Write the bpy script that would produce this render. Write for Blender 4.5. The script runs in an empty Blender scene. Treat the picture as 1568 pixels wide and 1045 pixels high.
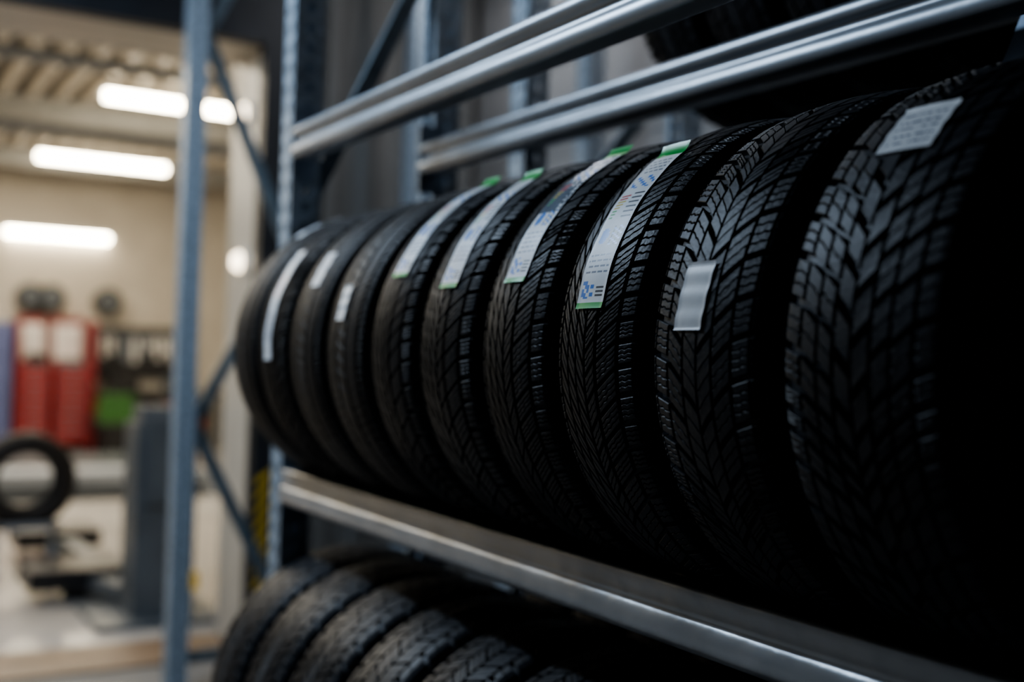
import bpy, math, random
from mathutils import Matrix, Vector
random.seed(7)
scene = bpy.context.scene
col = scene.collection
H = 1.45          # eye height
pi = math.pi

# ------------------------------------------------------------------ materials
def mat(name, color=(.5,.5,.5), rough=.5, metal=0., spec=.5, noise=0., nscale=8., bump=0., bscale=60., emit=None, estr=0., color2=None, coat=0.):
    m = bpy.data.materials.new(name); m.use_nodes = True
    nt = m.node_tree; b = nt.nodes['Principled BSDF']
    b.inputs['Base Color'].default_value = (*color, 1)
    b.inputs['Roughness'].default_value = rough
    b.inputs['Metallic'].default_value = metal
    b.inputs['Specular IOR Level'].default_value = spec
    if coat: b.inputs['Coat Weight'].default_value = coat
    tc = nt.nodes.new('ShaderNodeTexCoord')
    if noise or color2:
        n = nt.nodes.new('ShaderNodeTexNoise'); n.inputs['Scale'].default_value = nscale; n.inputs['Detail'].default_value = 5
        nt.links.new(tc.outputs['Object'], n.inputs['Vector'])
        r = nt.nodes.new('ShaderNodeValToRGB')
        c2 = color2 or tuple(min(1, c*(1+noise)) for c in color)
        c1 = color if color2 else tuple(c*(1-noise) for c in color)
        r.color_ramp.elements[0].color = (*c1, 1); r.color_ramp.elements[1].color = (*c2, 1)
        r.color_ramp.elements[0].position = .35; r.color_ramp.elements[1].position = .65
        nt.links.new(n.outputs['Fac'], r.inputs['Fac']); nt.links.new(r.outputs['Color'], b.inputs['Base Color'])
    if bump:
        n2 = nt.nodes.new('ShaderNodeTexNoise'); n2.inputs['Scale'].default_value = bscale; n2.inputs['Detail'].default_value = 4
        nt.links.new(tc.outputs['Object'], n2.inputs['Vector'])
        bp = nt.nodes.new('ShaderNodeBump'); bp.inputs['Strength'].default_value = bump; bp.inputs['Distance'].default_value = .01
        nt.links.new(n2.outputs['Fac'], bp.inputs['Height']); nt.links.new(bp.outputs['Normal'], b.inputs['Normal'])
    if emit:
        b.inputs['Emission Color'].default_value = (*emit, 1); b.inputs['Emission Strength'].default_value = estr
    return m

M = {}
M['rubber']  = mat('rubber_tread', (.010,.012,.016), .49, spec=.45, noise=.25, nscale=30, bump=.12, bscale=220)
M['rubber2'] = mat('rubber_summer', (.018,.0155,.0145), .55, spec=.40, noise=.25, nscale=30, bump=.12, bscale=220)
M['steel']   = mat('galvanised_steel', (.34,.42,.52), .38, metal=.75, noise=.18, nscale=14, bump=.10, bscale=9)
M['post']    = mat('galvanised_upright', (.36,.43,.50), .5, metal=.35, noise=.28, nscale=45, bump=.08, bscale=30)
M['brace']   = mat('brace_steel', (.13,.17,.20), .5, metal=.4, noise=.2, nscale=20)
M['beam']    = mat('beam_steel', (.42,.45,.48), .38, metal=.55, noise=.10, nscale=6, bump=.30, bscale=5)
M['beam2']   = mat('beam_steel_low', (.46,.48,.50), .33, metal=.6, noise=.10, nscale=6, bump=.55, bscale=7)
M['white']   = mat('label_paper', (.96,.97,.98), .45, noise=.01, nscale=60, bump=.06, bscale=40)
M['lgreen']  = mat('label_green', (.01,.50,.06), .35)
M['lblue']   = mat('label_blue', (.02,.25,.80), .35)
M['lred']    = mat('label_red', (.75,.05,.04), .35)
M['lyel']    = mat('label_yellow', (.85,.62,.04), .35)
M['lblack']  = mat('label_ink', (.03,.04,.06), .4)
M['lgrey']   = mat('label_print', (.16,.20,.28), .4)
M['film']    = mat('label_film', (.30,.36,.44), .15, metal=.3, bump=.4, bscale=50)
M['corr']    = mat('corrugated_sheet', (.20,.195,.185), .6, metal=.1, noise=.08, nscale=3)
M['panel']   = mat('panel_wall', (.32,.315,.31), .6, noise=.06, nscale=3)
M['paint']   = mat('wall_paint', (.12,.125,.13), .8, noise=.05, nscale=4)
M['beige']   = mat('workshop_wall', (.49,.455,.40), .7, noise=.06, nscale=2)
M['cream']   = mat('jamb_cream', (.56,.52,.45), .35, noise=.05, nscale=6)
M['dark']    = mat('dark_trim', (.018,.02,.024), .5, noise=.2)
M['conc']    = mat('concrete', (.16,.155,.15), .6, noise=.15, nscale=2.5, bump=.1, bscale=40)
M['epoxy']   = mat('epoxy_floor', (.46,.44,.42), .22, noise=.15, nscale=1.2)
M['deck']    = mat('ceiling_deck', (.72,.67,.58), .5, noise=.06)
M['deckshade']   = mat('ceiling_deck_shade', (.07,.065,.06), .6, noise=.06)  # shade between the deck ribs, painted in as a dark recess colour
M['girder']  = mat('girder_paint', (.36,.36,.35), .5, noise=.06)
M['ceil']    = mat('ceiling_paint', (.06,.06,.065), .8, noise=.1)
M['red']     = mat('red_enamel', (.24,.030,.035), .4, noise=.08, nscale=4)
M['blue']    = mat('blue_enamel', (.10,.12,.25), .4, noise=.08, nscale=4)
M['green']   = mat('green_plastic', (.04,.13,.03), .4, noise=.1)
M['black']   = mat('black_plastic', (.015,.015,.017), .4, noise=.2)
M['grey']    = mat('machine_grey', (.10,.115,.13), .4, noise=.12, nscale=5)
M['lgr']     = mat('light_grey_metal', (.27,.30,.34), .4, noise=.1, nscale=5)
M['whitep']  = mat('white_plastic', (.75,.74,.72), .4, noise=.04)
M['yellow']  = mat('yellow_paint', (.75,.50,.04), .45, noise=.08)
M['wood']    = mat('threshold_wood', (.20,.13,.08), .5, noise=.2, nscale=5)
M['tube']    = mat('tube_glow', (1,1,1), .5, emit=(1,.88,.66), estr=40, noise=.01)
M['jspot']    = mat('jamb_spot_glow', (1,1,1), .5, emit=(1,.82,.58), estr=6, noise=.01)  # glow for the bright spots added on the jamb
M['tubec']   = mat('tube_glow_cool', (1,1,1), .5, emit=(.75,.86,1), estr=5, noise=.01)

# ------------------------------------------------------------------ mesh builder
class MB:
    def __init__(s): s.v=[]; s.f=[]; s.m=[]; s.sm=[]; s.mats=[]
    def mi(s, k):
        if k not in s.mats: s.mats.append(k)
        return s.mats.index(k)
    def add(s, vs, fs, k, smooth=False):
        o=len(s.v); s.v.extend(vs); i=s.mi(k)
        for f in fs:
            s.f.append(tuple(a+o for a in f)); s.m.append(i); s.sm.append(smooth)
    def box(s, x0,x1,y0,y1,z0,z1,k):
        s.add([(x0,y0,z0),(x1,y0,z0),(x1,y1,z0),(x0,y1,z0),(x0,y0,z1),(x1,y0,z1),(x1,y1,z1),(x0,y1,z1)],
              [(0,3,2,1),(4,5,6,7),(0,1,5,4),(1,2,6,5),(2,3,7,6),(3,0,4,7)],k)
    def cyl(s, p0,p1,r,k,n=16,r1=None,smooth=True):
        p0=Vector(p0);p1=Vector(p1);d=(p1-p0).normalized()
        a=d.orthogonal().normalized();b=d.cross(a);r1=r if r1 is None else r1
        vs=[];fs=[]
        for i in range(n):
            t=2*pi*i/n;e=a*math.cos(t)+b*math.sin(t)
            vs.append(tuple(p0+e*r));vs.append(tuple(p1+e*r1))
        for i in range(n):
            j=(i+1)%n;fs.append((2*i,2*j,2*j+1,2*i+1))
        s.add(vs,fs,k,smooth)
        s.add([vs[2*i] for i in range(n)],[tuple(range(n))[::-1]],k); s.add([vs[2*i+1] for i in range(n)],[tuple(range(n))],k)
    def bar(s,p0,p1,w,h,k,up=(1,0,0)):
        p0=Vector(p0);p1=Vector(p1);d=(p1-p0).normalized();u=Vector(up);u=(u-d*u.dot(d)).normalized();r=d.cross(u)
        vs=[]
        for p in (p0,p1):
            for a,b in((-1,-1),(1,-1),(1,1),(-1,1)): vs.append(tuple(p+r*a*w/2+u*b*h/2))
        s.add(vs,[(0,3,2,1),(4,5,6,7),(0,1,5,4),(1,2,6,5),(2,3,7,6),(3,0,4,7)],k)
    def extrude(s, prof, axis, a0, a1, k, closed=True, smooth=False, nseg=1):
        n=len(prof); vs=[]
        for g in range(nseg+1):
            a=a0+(a1-a0)*g/nseg
            for (p,q) in prof:
                vs.append({'x':(a,p,q),'y':(p,a,q),'z':(p,q,a)}[axis])
        fs=[]
        for g in range(nseg):
            for i in range(n if closed else n-1):
                j=(i+1)%n; fs.append((g*n+i,g*n+j,(g+1)*n+j,(g+1)*n+i))
        s.add(vs,fs,k,smooth)
        if closed:
            s.add([vs[i] for i in range(n)],[tuple(range(n))],k); s.add([vs[nseg*n+i] for i in range(n)],[tuple(range(n))],k)
    def mesh(s,name):
        me=bpy.data.meshes.new(name); me.from_pydata(s.v,[],s.f)
        for k in s.mats: me.materials.append(M[k])
        me.polygons.foreach_set('material_index',s.m); me.polygons.foreach_set('use_smooth',s.sm); me.update()
        return me
    def obj(s,name,loc=(0,0,0),bevel=0,parent=None):
        o=bpy.data.objects.new(name,s.mesh(name)); o.location=loc; col.objects.link(o)
        if bevel:
            m=o.modifiers.new('bevel','BEVEL'); m.width=bevel; m.segments=2; m.limit_method='ANGLE'
        if parent: o.parent=parent
        return o

# ------------------------------------------------------------------ tyres
def surf(q,R,W):
    a=abs(q)
    return q*W/2, R-.007*(a/.8)**2-.034*max(0,(a-.76)/.24)**2

def tri(x): x=x%1.0; return 4*abs(x-.5)-1

def tyre_mesh(name,R,W,pattern,k='rubber',depth=.0085,seed=0):
    mb=MB()
    prof=[]
    for i in range(21):
        q=-.95+1.9*i/20; x,r=surf(q,R,W); prof.append((x,r-depth))
    w=W/2
    side=[(w*.985,R-.043),(w*1.02,R-.058),(w*1.045,R-.075),(w*1.03,R-.092),(w*.97,R-.108),(w*.9,R-.12),(w*.86,R-.127),(w*.78,R-.130),
          (w*.74,R-.124),(w*.84,R-.105),(w*.93,R-.08),(w*.90,R-.05),(w*.78,R-.026)]
    prof+=side+[(-x,r) for x,r in side[::-1]]
    N=168;n=len(prof);vs=[]
    for i in range(N):
        t=2*pi*i/N;c=math.cos(t);s_=math.sin(t)
        for x,r in prof: vs.append((x,-r*c,r*s_))
    fs=[]
    for i in range(N):
        j=(i+1)%N
        for a in range(n):
            b=(a+1)%n; fs.append((i*n+a,j*n+a,j*n+b,i*n+b))
    mb.add(vs,fs,k,True)
    V=[];F=[]
    ch=.0008
    def block(q0,q1,lo,hi,nn):
        o=len(V)
        qs=[q0+(q1-q0)*i/nn for i in range(nn+1)]
        dq=ch/(W/2)
        for lev in range(3):
            for e,(fn,sg) in enumerate(((lo,1),(hi,-1))):
                for i,q in enumerate(qs):
                    qq=q
                    s_=fn(q)
                    if lev==2:
                        s_+=sg*ch*1.3
                        if i==0: qq=q+dq
                        if i==nn: qq=q-dq
                    x,r=surf(qq,R,W)
                    r+=(-depth-.0005,-ch,0)[lev]
                    a=s_/R
                    V.append((x,-r*math.cos(a),r*math.sin(a)))
        m=nn+1
        L=lambda lev,e,i:o+lev*2*m+e*m+i
        for i in range(nn): F.append((L(2,0,i),L(2,0,i+1),L(2,1,i+1),L(2,1,i)))
        for lev in (0,1):
            for i in range(nn):
                F.append((L(lev,0,i),L(lev,0,i+1),L(lev+1,0,i+1),L(lev+1,0,i)))
                F.append((L(lev,1,i+1),L(lev,1,i),L(lev+1,1,i),L(lev+1,1,i+1)))
            F.append((L(lev,1,0),L(lev,0,0),L(lev+1,0,0),L(lev+1,1,0)))
            F.append((L(lev,0,nn),L(lev,1,nn),L(lev+1,1,nn),L(lev+1,0,nn)))
    circ=2*pi*R
    NPs={'V':50,'V2':50,'A':56,'A2':62,'S':74,'B':50}
    NP=NPs[pattern]; P=circ/NP
    def smap(p):   # variable pitch lengths, as on real tyres
        t=2*pi*p/NP
        return P*(p+.45*math.sin(5*t)+.22*math.sin(9*t+1))
    def cells(q0,q1,p0,p1,P_,g,gap,sipes,zamp,zf,nn,sw=.0012):
        a=smap(p0)+gap/2; b=smap(p1)-gap/2; w_=(b-a)/(sipes+1)
        for s_ in range(sipes+1):
            l=a+w_*s_+(sw/2 if s_>0 else 0); h=a+w_*(s_+1)-(sw/2 if s_<sipes else 0)
            lz=zamp if s_>0 else 0; hz=zamp if s_<sipes else 0
            block(q0,q1,lambda q,l=l,lz=lz:l+g(q)+lz*tri(q*zf),lambda q,h=h,hz=hz:h+g(q)+hz*tri(q*zf),nn)
    if pattern=='V':
        for i in range(NP):
            for sd in (-1,1):
                off=.5 if sd<0 else 0
                g=lambda q:.088*(abs(q)+.01)**.85
                g2=lambda q:.088*(.56)**.85+.030*(abs(q)-.55)
                Q=lambda a,b:(a,b) if sd>0 else (-b,-a)
                p=i+off
                if i%2==0: cells(*Q(.012,.22),p,p+2,P,g,.0090,3,.0006,9,5)
                cells(*Q(.25,.50),p+.15,p+1.15,P,g,.0085,2,.0011,9,7)
                cells(*Q(.535,.75),p+.15,p+1.15,P,g2,.0078,3,.0013,9,7)
                cells(*Q(.77,1.0),p+.15,p+1.15,P,g2,.0085,3,.0010,8,6)
    elif pattern=='V2':
        for i in range(NP):
            for sd in (-1,1):
                off=.5 if sd<0 else 0
                g=lambda q:.098*(abs(q)+.01)**.9
                g2=lambda q:.098*(.60)**.9+.040*(abs(q)-.60)
                Q=lambda a,b:(a,b) if sd>0 else (-b,-a)
                p=i+off
                cells(*Q(.012,.18),p,p+.9,P,g,.0080,0,.0,6,5)
                cells(*Q(.215,.38),p+.25,p+1.25,P,g,.0095,1,.0010,8,5)
                cells(*Q(.41,.59),p+.1,p+1.1,P,g,.0090,1,.0010,8,5)
                cells(*Q(.625,1.0),p+.1,p+1.1,P,g2,.0095,2,.0013,7,9)
    elif pattern in('A','A2'):
        sl=.17 if pattern=='A' else .22
        for i in range(NP):
            cells(-1,-.74,i,i+1,P,lambda q:.03*(q+.7),.0045,2,.0010,9,5)
            cells(-.70,-.53,i+.5,i+1.5,P,lambda q:-sl*(q+.56),.0075,1,.0006,9,4)
            cells(-.50,-.33,i+.2,i+1.2,P,lambda q:-sl*(q+.33),.0075,1,.0006,9,4)
            cells(-.30,-.13,i,i+1,P,lambda q:-sl*(q+.1),.0075,1,.0006,9,4)
            cells(-.09,.10,i+.3,i+1.3,P,lambda q:sl*.6*(q-.1),.0065,2,.0008,9,4)
            cells(.16,.52,i+.6,i+1.6,P,lambda q:.07*(q-.3),.0066,3,.0013,8,7)
            cells(.58,1,i+.1,i+1.1,P,lambda q:.015*(q-.6),.0078,3,.0013,8,8)
    elif pattern=='S':
        for i in range(NP):
            cells(-1,-.68,i,i+1,P,lambda q:.05*(q+.7)**2,.0028,1,0,1,5)
            cells(-.61,-.25,i+.3,i+1.3,P,lambda q:.04*q,.0016,1,0,1,3)
            cells(-.18,.18,i,i+1,P,lambda q:-.04*q,.0012,0,0,1,3)
            cells(.25,.61,i+.5,i+1.5,P,lambda q:.04*q,.0016,1,0,1,3)
            cells(.68,1,i+.2,i+1.2,P,lambda q:-.05*(q-.7)**2,.0028,1,0,1,5)
    elif pattern=='B':
        for i in range(NP):
            cells(-1,-.62,i,i+1,P,lambda q:.03*(q+.6),.0085,1,.001,6,5)
            cells(-.57,-.22,i+.4,i+1.4,P,lambda q:.06*(q+.4),.0065,2,.001,8,4)
            cells(-.17,.17,i,i+1,P,lambda q:-.07*q,.0055,2,.001,8,4)
            cells(.22,.57,i+.6,i+1.6,P,lambda q:.06*(q-.4),.0065,2,.001,8,4)
            cells(.62,1,i+.2,i+1.2,P,lambda q:-.03*(q-.6),.0085,1,.001,6,5)
    mb.add(V,F,k,False)
    return mb.mesh(name)

meshes={}
def tyre(R,W,pattern,k,loc,rot=0.):
    key=(R,W,pattern,k)
    if key not in meshes: meshes[key]=tyre_mesh('tyre_'+pattern,R,W,pattern,k)
    o=bpy.data.objects.new('tyre',meshes[key]); o.location=loc; o.rotation_euler=(rot,0,0); col.objects.link(o)
    return o

def label(par,R,W,qc,wid,f0,f1,style,seed=1,skew=0.):
    rnd=random.Random(seed); mb=MB()
    na=max(8,int((f1-f0)*pi/180*R/.0026)); nc=max(8,int(wid/.0026))
    rot=par.rotation_euler[0]
    curl=.008 if style in('eu','film') else .002
    def pt(i,j):
        u=i/na;v=j/nc
        f=(f0+(f1-f0)*u)*pi/180
        q=qc+(v-.5)*wid/(W/2)+skew*(u-.5)
        x,r=surf(q,R,W)
        r+=.0016+curl*max(0,(u-.93)/.07)**2+.0012*max(0,(.05-u)/.05)**2+.0005*math.sin(u*19+seed)+.0006*max(0,abs(v-.5)*2-.8)/.2
        y=-r*math.cos(f);z=r*math.sin(f);c=math.cos(-rot);s_=math.sin(-rot)
        return (x,y*c-z*s_,y*s_+z*c)
    vs=[pt(i,j) for i in range(na+1) for j in range(nc+1)]
    for i in range(na):
        for j in range(nc):
            u=(i+.5)/na;v=(j+.5)/nc;k='white'
            if style in('eu','film'):
                if u<.03 or u>.92: k='lgreen'
                elif .05<u<.14 and .08<v<.36: k='lblue' if (i//2+j//2)%3 else 'white'
                elif .05<u<.12 and .62<v<.9: k='lblack' if (i%2==0) else 'white'
                elif .05<u<.13 and .42<v<.56: k='lblue' if (i//2)%2 else 'white'
                elif .16<u<.29 and .1<v<.9 and i%3==0: k='lgrey' if (j*7+i)%5 else 'white'
                elif .32<u<.43 and .10<v<.46: k='lblue' if ((u-.375)**2/.0022+(v-.28)**2/.026)<1 else 'white'
                elif .32<u<.43 and .55<v<.9: k='lblue' if (i+j//2)%3==0 else ('lblack' if j%4==0 else 'white')
                elif .47<u<.63 and .08<v<(.2+.28*((u-.47)/.16)):
                    k=('lgreen','lyel','lred')[min(2,int((u-.47)/.054))] if i%2 else 'white'
                elif .47<u<.63 and .55<v<.9 and i%3!=0: k='lblack' if i%3==1 else 'white'
                elif .67<u<.76 and .1<v<.9: k='lblue' if (i//2+j//3)%3==0 else 'white'
                elif .79<u<.90 and .12<v<.88 and i%3==0: k='lgrey' if (j*5+i)%4 else 'white'
                if style=='film' and k=='white' and u>.42: k='film' if v<.75 or rnd.random()<.5 else 'white'
            elif style=='text':
                if .15<u<.85 and .12<v<.88 and i%4==0 and rnd.random()<.6: k='lgrey'
            elif style=='tag':
                if .15<u<.4 and .2<v<.8 and i%2==0: k='lgrey'
                if .55<u<.75 and .2<v<.6: k='lred' if rnd.random()<.25 else 'lblue' if rnd.random()<.2 else 'white'
            a=i*(nc+1)+j
            mb.add([vs[a],vs[a+1],vs[a+nc+2],vs[a+nc+1]],[(0,1,2,3)],k,False)
    return mb.obj('label',parent=par)

CY=1.138; HC=H+.012; RT=.33
T=[(2.690,.190,'S','rubber2'),(2.500,.195,'A2','rubber2'),(2.300,.200,'S','rubber2'),(2.092,.205,'S','rubber2'),(1.880,.190,'A2','rubber'),
   (1.685,.205,'A','rubber'),(1.475,.200,'A2','rubber'),(1.272,.198,'A','rubber'),(1.070,.205,'V','rubber'),(.860,.225,'V2','rubber')]
LB={1:(-.0,.042,-5,40,'tag'),2:(.1,.04,22,36,'plain'),3:(-.1,.038,9,21,'plain'),4:(.0,.055,22,68,'eu'),5:(-.05,.055,17,62,'eu'),6:(-.05,.055,17,66,'film'),
    7:(-.10,.058,9.5,56,'eu'),8:(-.12,.047,4.5,18,'plain'),9:(-.02,.066,37,49,'text'),0:(-.1,.05,52,74,'plain')}  # last entry: bluish highlight on the first tyre, painted as a plain label
for i,(a,W,p,k) in enumerate(T):
    t=tyre(RT,W,p,k,(-(a-W/2*1.0),CY,HC),rot=random.uniform(0,6))
    qc,w,f0,f1,st=LB[i]
    label(t,RT,W,qc,w,f0,f1,st,seed=i+3,skew=random.uniform(-.08,.08))
ZL=.298
a=2.725
for i in range(11):
    W=.215
    tyre(.35,W,'B','rubber',(-(a-W/2),CY,ZL+.3265),rot=random.uniform(0,6)); a-=.226
for z0,a0,n in((H+.930,2.18,8),(H-.25+.262,2.60,10),(.45+.262,2.60,10)):  # the two lower rows are hidden tyres added to block light from behind
    a=a0
    for i in range(n):
        tyre(.36,.215,'B','rubber',(-(a-.11),1.93,z0),rot=random.uniform(0,6)); a-=.226

# ------------------------------------------------------------------ racks
def post(mb,x0,y0,sgn,z1,w=.08,d=.075,k='post'):
    yf=y0 if sgn>0 else y0+d; yb=y0+d if sgn>0 else y0
    def strip(pa,pb,ncol,holes):
        rows=int(z1/.025)
        for r in range(rows):
            za=r*.025;zb=za+.025
            for c in range(ncol):
                if holes and c in holes and r%2==0: continue
                A=[pa[t]+(pb[t]-pa[t])*c/ncol for t in(0,1)];B=[pa[t]+(pb[t]-pa[t])*(c+1)/ncol for t in(0,1)]
                mb.add([(A[0],A[1],za),(B[0],B[1],za),(B[0],B[1],zb),(A[0],A[1],zb)],[(0,1,2,3)],k)
    strip((x0,yf),(x0+w,yf),7,(1,5))
    strip((x0+w,yf),(x0+w,yb),5,(2,))
    strip((x0,yb),(x0,yf),5,(2,))
    strip((x0+w,yb),(x0+w-.02,yb),1,None)
    strip((x0,yb),(x0+.02,yb),1,None)
    mb.box(x0-.02,x0+w+.02,min(yf,yb)-.02,max(yf,yb)+.02,0,.008,k)

def braces(mb,x,yA,yB,z0,step,n,first=0):
    z=z0
    for i in range(n):
        p=(yA,yB) if (i+first)%2==0 else (yB,yA)
        mb.bar((x,p[0],z),(x,p[1],z+step),.042,.022,'brace')
        mb.cyl((x-.03,p[0],z),(x+.03,p[0],z),.008,'steel',8)
        z+=step
    mb.bar((x,yA,z0-.03),(x,yB,z0-.03),.04,.022,'brace')

def beam_prof(yf,th,zt,out):
    # stepped box beam: rolled upper rib, shallow valley, fuller lower rib (both faces)
    s=out; yb=yf-s*th
    def face(y0,sg):
        P=[]
        for i in range(9):
            t=pi*(.5-i/8*.92); P.append((y0-sg*.010+sg*.010*math.cos(t),zt-.014+.014*math.sin(t)))
        P.append((y0-sg*.012,zt-.032)); P.append((y0-sg*.012,zt-.042))
        for i in range(9):
            t=pi*(.42-i/8*.92); P.append((y0-sg*.010+sg*.011*math.cos(t),zt-.062+.018*math.sin(t)))
        return P
    return face(yf,s)+face(yb,-s)[::-1]
def beam_wide(yf,th,zt,out):
    # shelf beam: small rolled top edge, wide web leaning outwards, full rounded lower edge
    s=out; yb=yf-s*th
    def face(y0,sg):
        P=[]
        for i in range(6):
            t=pi*(.5-i/5*.5); P.append((y0-sg*.010+sg*.006*math.cos(t),zt-.006+.006*math.sin(t)))
        P+= [(y0-sg*.005,zt-.014),(y0-sg*.0055,zt-.022),(y0-sg*.006,zt-.030),(y0-sg*.005,zt-.035)]
        for i in range(10):
            t=pi*(.40-i/9*.90); P.append((y0-sg*.012+sg*.014*math.cos(t),zt-.061+.024*math.sin(t)))
        return P
    return face(yf,s)+face(yb,-s)[::-1]

def beam(mb,x0,x1,yf,th,zt,out,wide=False):
    mb.extrude((beam_wide if wide else beam_prof)(yf,th,zt,out),'x',x0,x1,'beam2' if wide else 'beam',smooth=True)

def rack(xa,xb,yf,yr,ht,bz):
    mb=MB()
    for x in (xa,xb):
        post(mb,x-.04,yf+.004,1,ht); post(mb,x-.04,yr-.079,-1,ht)
        braces(mb,x,yf+.05,yr-.05,bz[0],bz[1],int((ht-bz[0])/bz[1]))
    return mb
YR=1.326
mb=rack(-2.74,-.02,.95,1.422,3.6,(.2,.80))
for zt in (ZL,H-.287,H+.560):
    wd=zt<H
    beam(mb,-2.70,-.06,.95,.056,zt,-1,wd); beam(mb,-2.70,-.06,YR+.03,.056,zt,1,wd)
    for x in(-2.70,-.06):
        mb.box(x-.004,x+.004,.96,1.01,zt-.13,zt+.05,'steel'); mb.box(x-.004,x+.004,1.30,1.37,zt-.13,zt+.05,'steel')
mb.bar((-1.10,1.43,H+.30),(-.70,1.43,H+1.15),.03,.006,'steel',up=(0,1,0))
mb.obj('tyre_rack')
mb=rack(-2.74,-.02,1.62,2.26,3.6,(.3,.7))
for zt in (H+.668,.45,H-.25):
    beam(mb,-2.70,-.06,1.63,.055,zt,-1); beam(mb,-2.70,-.06,2.235,.055,zt,1)
mb.obj('tyre_rack')
mb=MB(); post(mb,-3.92,2.60,1,3.9,.09,.08); mb.bar((-3.87,2.66,2.2),(-3.0,2.66,1.1),.04,.01,'brace',up=(0,1,0)); post(mb,-3.0,2.62,1,3.9,.08,.08)
mb.obj('rack_upright')
mb=MB()
post(mb,-4.84,1.22,1,3.7,.085,.08); post(mb,-4.84,1.68,-1,3.7,.085,.08)
zz=[(1.30,H+1.34),(1.70,H+.45),(1.30,H-.31),(1.70,H-1.10)]
for a_,b_ in zip(zz,zz[1:]): mb.bar((-4.8,*a_),(-4.8,*b_),.05,.03,'brace')
mb.bar((-4.8,1.30,H+1.34),(-4.8,1.70,H+2.15),.05,.03,'brace')
mb.bar((-4.8,1.30,.16),(-4.8,1.70,.16),.05,.03,'brace')
post(mb,-4.84,2.25,1,3.7,.085,.08)
mb.obj('rack_end_frame')

# ------------------------------------------------------------------ shell of the tyre store
XE=-5.3; TH=.45; DY=1.71; DH=H+1.47; CZ=3.95; YB=2.9; YL=-2.6; XN=2.6
mb=MB(); mb.box(XE-TH,XN,YL-.1,YB+.2,-.12,0,'conc'); mb.obj('floor')
mb=MB(); mb.box(XE,XN,YL,YB,CZ,CZ+.15,'ceil')
for x in (-4.4,-2.2,0,2.0): mb.box(x-.08,x+.08,YL,YB,CZ-.22,CZ,'ceil')
mb.obj('ceiling')
mb=MB()
z=0
prof=[]
while z<CZ-.01:
    z2=min(z+.22,CZ); prof+=[(YB+.012,z),(YB,z+.012),(YB,z2-.012),(YB+.012,z2)]; z=z2
prof+=[(YB+.15,CZ),(YB+.15,0)]
mb.extrude(prof,'x',XE,XN,'panel'); mb.obj('wall_back')
mb=MB(); mb.box(XE-TH,XN,YL-.15,YL,0,CZ,'paint'); mb.obj('wall_left')
mb=MB(); mb.box(XN,XN+.15,YL-.15,YB+.15,0,CZ,'paint'); mb.obj('wall_near')
mb=MB()
DL=-1.9
mb.box(XE-TH,XE-.035,DY,YB,0,CZ,'cream'); mb.box(XE-TH,XE-.035,YL,DL,0,CZ,'cream'); mb.box(XE-TH,XE-.035,DL,DY,DH,CZ,'cream')
def corr(mb,y0,y1,z0,z1):
    y=y0;P=[]
    while y<y1-.001:
        for dy,dx in((0,0),(.10,0),(.125,.03),(.175,.03),(.20,0)):
            if y+dy<=y1: P.append((XE-.03+dx,y+dy))
        y+=.20
    P=[(XE-.036,y0)]+P+[(XE-.036,y1)]
    mb.extrude(P,'z',z0,z1,'corr')
corr(mb,DY+.22,YB,0,CZ); corr(mb,YL,DL-.2,0,CZ)
mb.obj('wall_end')
mb=MB()
mb.box(XE-.04,XE+.05,DY,DY+.215,0,DH+.25,'dark'); mb.box(XE-.04,XE+.05,DL-.215,DL,0,DH+.25,'dark'); mb.box(XE-.04,XE+.05,DL,DY,DH,DH+1.0,'dark')
for i in range(9):
    z=.25+i*.07
    mb.add([(XE+.052,DY+.02,z),(XE+.052,DY+.09,z+.05),(XE+.052,DY+.09,z+.085),(XE+.052,DY+.02,z+.035)],[(0,1,2,3)],'yellow')
mb.obj('trim_door')
mb=MB(); mb.box(XE-TH,XE+.0,DL,DY,0,.012,'wood'); mb.obj('trim_threshold')

# ------------------------------------------------------------------ workshop
WX0=XE-TH; WX1=-17.0; WYL=-6.; WYR=8.; WZ=3.95
mb=MB(); mb.box(WX1-.2,WX0,WYL,WYR,-.12,0,'epoxy'); mb.obj('floor.001')
mb=MB(); mb.box(WX1-.2,WX1,WYL,WYR,0,WZ+.2,'beige'); mb.obj('wall_far')
mb=MB(); mb.box(WX1,WX0,WYR,WYR+.2,0,WZ+.2,'beige'); mb.obj('wall_right')
mb=MB(); mb.box(WX1,WX0,WYL-.2,WYL,0,WZ+.2,'beige'); mb.obj('wall_left.001')
mb=MB(); mb.box(WX0-.02,WX0,WYL,YL-.15,0,WZ,'beige'); mb.box(WX0-.02,WX0,YB+.15,WYR,0,WZ,'beige'); mb.obj('wall_partition')
mb=MB()
y=WYL
mb.box(WX1,WX0,WYL,WYR,WZ+.13,WZ+.2,'deckshade')
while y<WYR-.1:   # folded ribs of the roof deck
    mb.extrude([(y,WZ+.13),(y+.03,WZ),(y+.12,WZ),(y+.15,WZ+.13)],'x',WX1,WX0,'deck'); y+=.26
mb.obj('ceiling.001')
for x in (-6.6,-9.0,-12.4,-15.7):
    mb=MB(); z=WZ
    mb.extrude([(x-.08,z-.22),(x+.08,z-.22),(x+.08,z-.20),(x+.012,z-.20),(x+.012,z-.02),(x+.08,z-.02),(x+.08,z),(x-.08,z),(x-.08,z-.02),(x-.012,z-.02),(x-.012,z-.20),(x-.08,z-.20)],'y',WYL,WYR,'girder')
    mb.obj('ceiling_girder')
for x,r in((-10.0,.06),(-13.4,.07)):
    mb=MB(); mb.cyl((x,WYL,WZ-.12),(x,WYR,WZ-.12),r,'lgr')
    for y in range(-5,8,2): mb.box(x-.02,x+.02,y-.02,y+.02,WZ-.10,WZ,'lgr')
    mb.obj('ceiling_duct')

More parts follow.
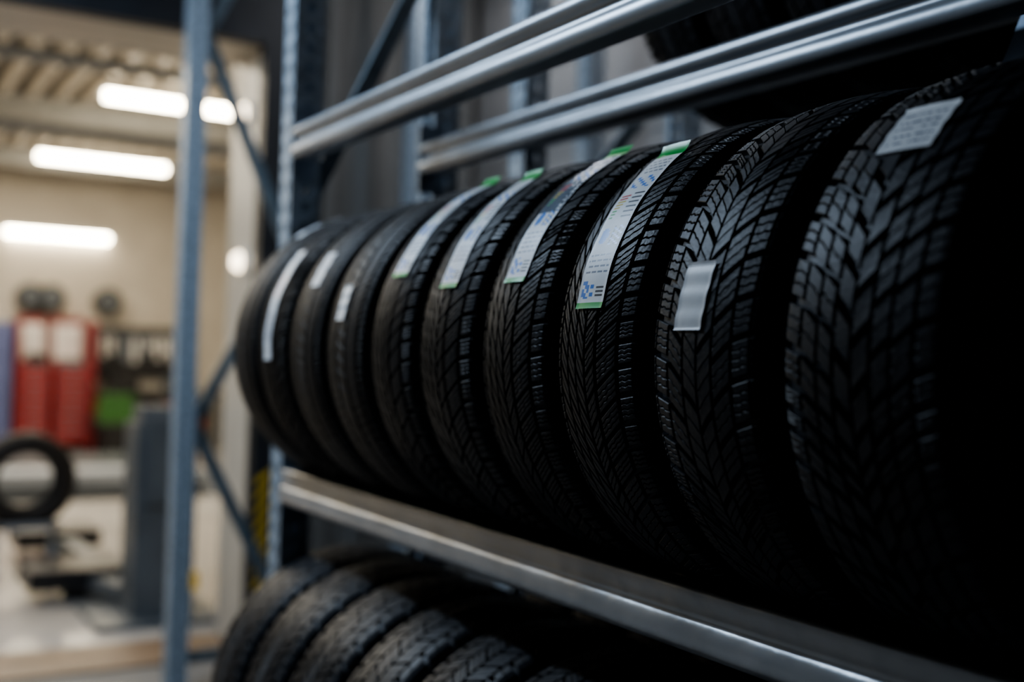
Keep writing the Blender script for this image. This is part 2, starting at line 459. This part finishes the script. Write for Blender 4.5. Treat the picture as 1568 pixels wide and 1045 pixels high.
def tube_light(x,y,z,L,k='tube',drop=0.,w=.12):
    mb=MB()
    mb.box(x-w/2,x+w/2,y-L/2-.03,y+L/2+.03,z+.035,z+.08,'whitep')
    mb.box(x-.025,x+.025,y-L/2-.03,y-L/2,z-.03,z+.04,'whitep'); mb.box(x-.025,x+.025,y+L/2,y+L/2+.03,z-.03,z+.04,'whitep')
    mb.cyl((x,y-L/2,z),(x,y+L/2,z),.045,k,12)
    if drop:
        for s in(-.4,.4): mb.cyl((x,y+s*L,z+.08),(x,y+s*L,z+drop),.006,'dark',6)
    return mb.obj('tube_light')
tube_light(-11.1,2.76,H+2.36,1.35,drop=.14)
tube_light(-14.6,2.75,H+2.27,1.5,drop=.23)
tube_light(-16.94,2.62,H+1.55,1.35)
for x,y in((-8.2,-.8),(-11.1,-.8),(-14.6,-.8),(-8.2,5.5),(-12,5.5)): tube_light(x,y,H+2.30,1.5,drop=.2)
def area(name,loc,sx,sy,power,color,rot=(0,0,0)):
    l=bpy.data.lights.new(name,'AREA'); l.shape='RECTANGLE'; l.size=sx; l.size_y=sy; l.energy=power; l.color=color
    o=bpy.data.objects.new(name,l); o.location=loc; o.rotation_euler=rot; col.objects.link(o); return o
for x,y in((-8.2,0),(-11.1,1.5),(-14.6,1.5),(-11,5)): area('workshop_lamp',(x,y,H+2.2),.3,1.5,82,(1,.89,.72))

mb=MB()
x0,x1=-16.95,-16.35
for ya,yb in((2.12,2.50),(2.56,3.0)):
    mb.box(x0,x1,ya,yb,.12,1.18,'red')
    for i in range(5):
        z=.18+i*.2; mb.box(x1,x1+.02,ya+.03,yb-.03,z,z+.17,'red'); mb.box(x1+.02,x1+.04,ya+.08,yb-.08,z+.13,z+.15,'lgr')
    mb.box(x0,x0+.06,ya,yb,1.18,1.85,'red'); mb.box(x0+.06,x0+.1,ya+.04,yb-.03,1.25,1.75,'whitep')
for ya in(2.06,3.02): mb.box(x0,x1+.05,ya,ya+.05,.0,1.8,'red')
mb.box(x1-.1,x1,2.2,2.45,1.18,1.34,'black'); mb.box(x1-.1,x1,2.6,2.9,1.18,1.28,'grey')
for y in(2.15,2.98):
    for x in(x0+.1,x1-.1): mb.cyl((x,y-.02,.06),(x,y+.02,.06),.06,'black')
mb.obj('tool_cabinet',bevel=.008)
mb=MB()
mb.box(-16.95,-16.3,1.2,2.0,.0,1.75,'blue')
mb.box(-16.3,-16.28,1.22,1.59,.1,1.7,'blue'); mb.box(-16.3,-16.28,1.61,1.98,.1,1.7,'blue'); mb.box(-16.28,-16.25,1.55,1.57,.8,1.0,'lgr'); mb.box(-16.28,-16.25,1.63,1.65,.8,1.0,'lgr')
mb.obj('locker',bevel=.008)
mb=MB()
mb.box(-16.95,-16.3,3.15,4.9,.78,.84,'black')
for y in(3.18,4.0,4.85):
    for x in(-16.9,-16.35): mb.box(x-.03,x+.03,y-.03,y+.03,0,.78,'grey')
mb.box(-16.95,-16.4,3.2,4.85,.2,.23,'grey')
mb.box(-16.9,-16.4,3.95,4.6,.23,.7,'red'); mb.box(-16.9,-16.5,3.2,3.9,.23,.75,'black')
mb.box(-16.8,-16.5,3.3,3.7,.84,1.1,'black'); mb.box(-16.8,-16.5,4.1,4.4,.84,1.05,'grey')
mb.obj('workbench',bevel=.005)
mb=MB()
mb.box(-16.99,-16.95,3.15,4.6,1.0,1.75,'black')
for i in range(12):
    y=3.25+i*.11; h=random.uniform(.15,.4); mb.box(-16.95,-16.9,y,y+.06,1.6-h,1.6,random.choice(['lgr','black','whitep','whitep','grey'])); mb.cyl((-16.93,y+.02,1.6),(-16.93,y+.02,1.68),.03,'grey',8)
mb.obj('tool_board')
mb=MB()
mb.box(-16.25,-15.85,3.05,3.55,.42,.72,'green'); mb.box(-16.2,-15.9,3.1,3.5,.72,.82,'green'); mb.cyl((-16.05,3.0,.42),(-16.05,3.6,.42),.12,'black'); mb.cyl((-16.05,3.05,.82),(-16.05,3.5,.95),.015,'black')
mb.box(-16.25,-15.85,3.1,3.5,0.0,.42,'black')
mb.obj('air_compressor',bevel=.02)
for y,z in((2.28,H+.66),(2.54,H+.66),(3.30,H+.64)):
    mb=MB()
    mb.cyl((-16.99,y,z),(-16.78,y,z),.19,'black',24); mb.cyl((-16.78,y,z),(-16.75,y,z),.12,'grey',24,r1=.10); mb.cyl((-16.75,y,z),(-16.73,y,z),.03,'lgr',12)
    mb.obj('hose_reel')

mb=MB()
mb.box(-12.0,-11.3,-.4,3.2,.14,.26,'lgr'); mb.box(-12.0,-11.3,-.4,3.2,.0,.04,'grey')
mb.box(-11.95,-11.35,-.3,3.1,.04,.14,'grey')
mb.extrude([(3.2,0),(3.2,.26),(4.0,0)],'x',-12,-11.3,'lgr')
mb.obj('scissor_lift',bevel=.01)
mb=MB()
mb.box(-14.6,-13.2,.2,3.6,.0,.12,'wood'); mb.box(-14.5,-13.3,.3,3.5,.12,.16,'grey'); mb.obj('alignment_platform')
# wheel parked on a slim stand
mb=MB()
for x in(-7.83,-7.57): mb.box(x-.02,x+.02,.86,1.24,.31,.345,'lgr')
for y in(.88,1.22): mb.box(-7.85,-7.55,y-.02,y+.02,.02,.06,'lgr'); mb.box(-7.72,-7.68,y-.02,y+.02,0,.345,'lgr')
for y in(.88,1.22): mb.box(-7.85,-7.55,y-.02,y+.02,.31,.345,'lgr')
mb.obj('wheel_stand')
tyre(.30,.20,'S','rubber2',(-7.7,1.05,.345+.258),rot=.3)
mb=MB()
mb.box(-6.62,-6.0,1.18,1.84,0,.03,'grey')
mb.extrude([(-6.45,1.38),(-6.15,1.38),(-6.15,1.70),(-6.45,1.70)],'z',.03,1.05,'grey')
mb.extrude([(-6.42,1.05),(-6.18,1.05),(-6.22,1.14),(-6.40,1.14)],'y',1.41,1.67,'grey')
mb.box(-6.15,-6.13,1.42,1.66,.62,.98,'grey')
mb.box(-6.15,-6.12,1.62,1.72,.16,.26,'yellow')
for (px,py) in((-7.0,1.26),(-8.45,1.38)):
    mb.bar((-6.3,1.50,.10),(px,py,.10),.12,.09,'grey',up=(0,0,1))
    mb.cyl((px,py,.03),(px,py,.15),.05,'grey'); mb.box(px-.24,px+.24,py-.30,py+.24,.08,.19,'black')
    mb.cyl((px,py,0),(px,py,.04),.09,'grey')
mb.obj('car_lift',bevel=.006)
for z in (H+1.17,H+.44):
    mb=MB(); mb.cyl((XE-TH+.26,DY,z),(XE-TH+.26,DY-.02,z),.06,'whitep',20); mb.cyl((XE-TH+.26,DY-.02,z),(XE-TH+.26,DY-.05,z),.05,'jspot',20,r1=.035); mb.obj('jamb_bright_spot')  # glowing discs added for the bright spots of light on the jamb

# ------------------------------------------------------------------ lights of the store
def ceiling_fixture(x,y,z,L):
    mb=MB(); mb.box(x-L/2,x+L/2,y-.10,y+.10,z+.02,z+.10,'whitep'); mb.box(x-L/2,x+L/2,y-.11,y-.10,z-.01,z+.10,'whitep'); mb.box(x-L/2,x+L/2,y+.10,y+.11,z-.01,z+.10,'whitep')
    mb.cyl((x-L/2+.05,y-.05,z),(x+L/2-.05,y-.05,z),.02,'tubec'); mb.cyl((x-L/2+.05,y+.05,z),(x+L/2-.05,y+.05,z),.02,'tubec')
    for s in(-.4,.4): mb.cyl((x+s*L,y,z+.1),(x+s*L,y,CZ),.006,'dark',6)
    mb.obj('ceiling_light')
ceiling_fixture(-3.75,-.35,3.55,1.4)
area('back_wall_fill',(-3.75,-.35,3.50),1.4,.2,100,(.64,.80,1.0))
ceiling_fixture(-4.2,2.35,3.60,1.2)  # unseen fixture, added to go with the fill light below
area('back_wall_fill',(-4.2,2.35,3.55),1.2,.2,11,(.98,.97,1.0))  # fill light added to brighten the walls behind the racks
ceiling_fixture(-1.6,2.6,3.60,1.2)
area('back_wall_fill',(-1.6,2.6,3.55),1.2,.15,5,(.98,.97,1.0))
w=bpy.data.worlds.new('world'); scene.world=w; w.use_nodes=True
w.node_tree.nodes['Background'].inputs[0].default_value=(.5,.65,1,1); w.node_tree.nodes['Background'].inputs[1].default_value=.02
try: scene.view_settings.look='AgX - Medium High Contrast'
except Exception as e: print(e)

# ------------------------------------------------------------------ camera
th=math.radians(30.7); pt=math.radians(.92); ro=math.radians(1.7)
F=Vector((-math.cos(th)*math.cos(pt),math.sin(th)*math.cos(pt),math.sin(pt)))
Rr=F.cross(Vector((0,0,1))).normalized(); U=Rr.cross(F)
R2=Rr*math.cos(ro)+U*math.sin(ro); U2=U*math.cos(ro)-Rr*math.sin(ro)
cd=bpy.data.cameras.new('camera'); cam=bpy.data.objects.new('camera',cd); col.objects.link(cam)
m=Matrix((R2,U2,-F)).transposed().to_4x4(); m.translation=Vector((0,0,H)); cam.matrix_world=m
cd.lens=40; cd.sensor_width=36; cd.clip_start=.05; cd.clip_end=60
cd.dof.use_dof=True; cd.dof.focus_distance=1.40; cd.dof.aperture_fstop=1.6
scene.camera=cam
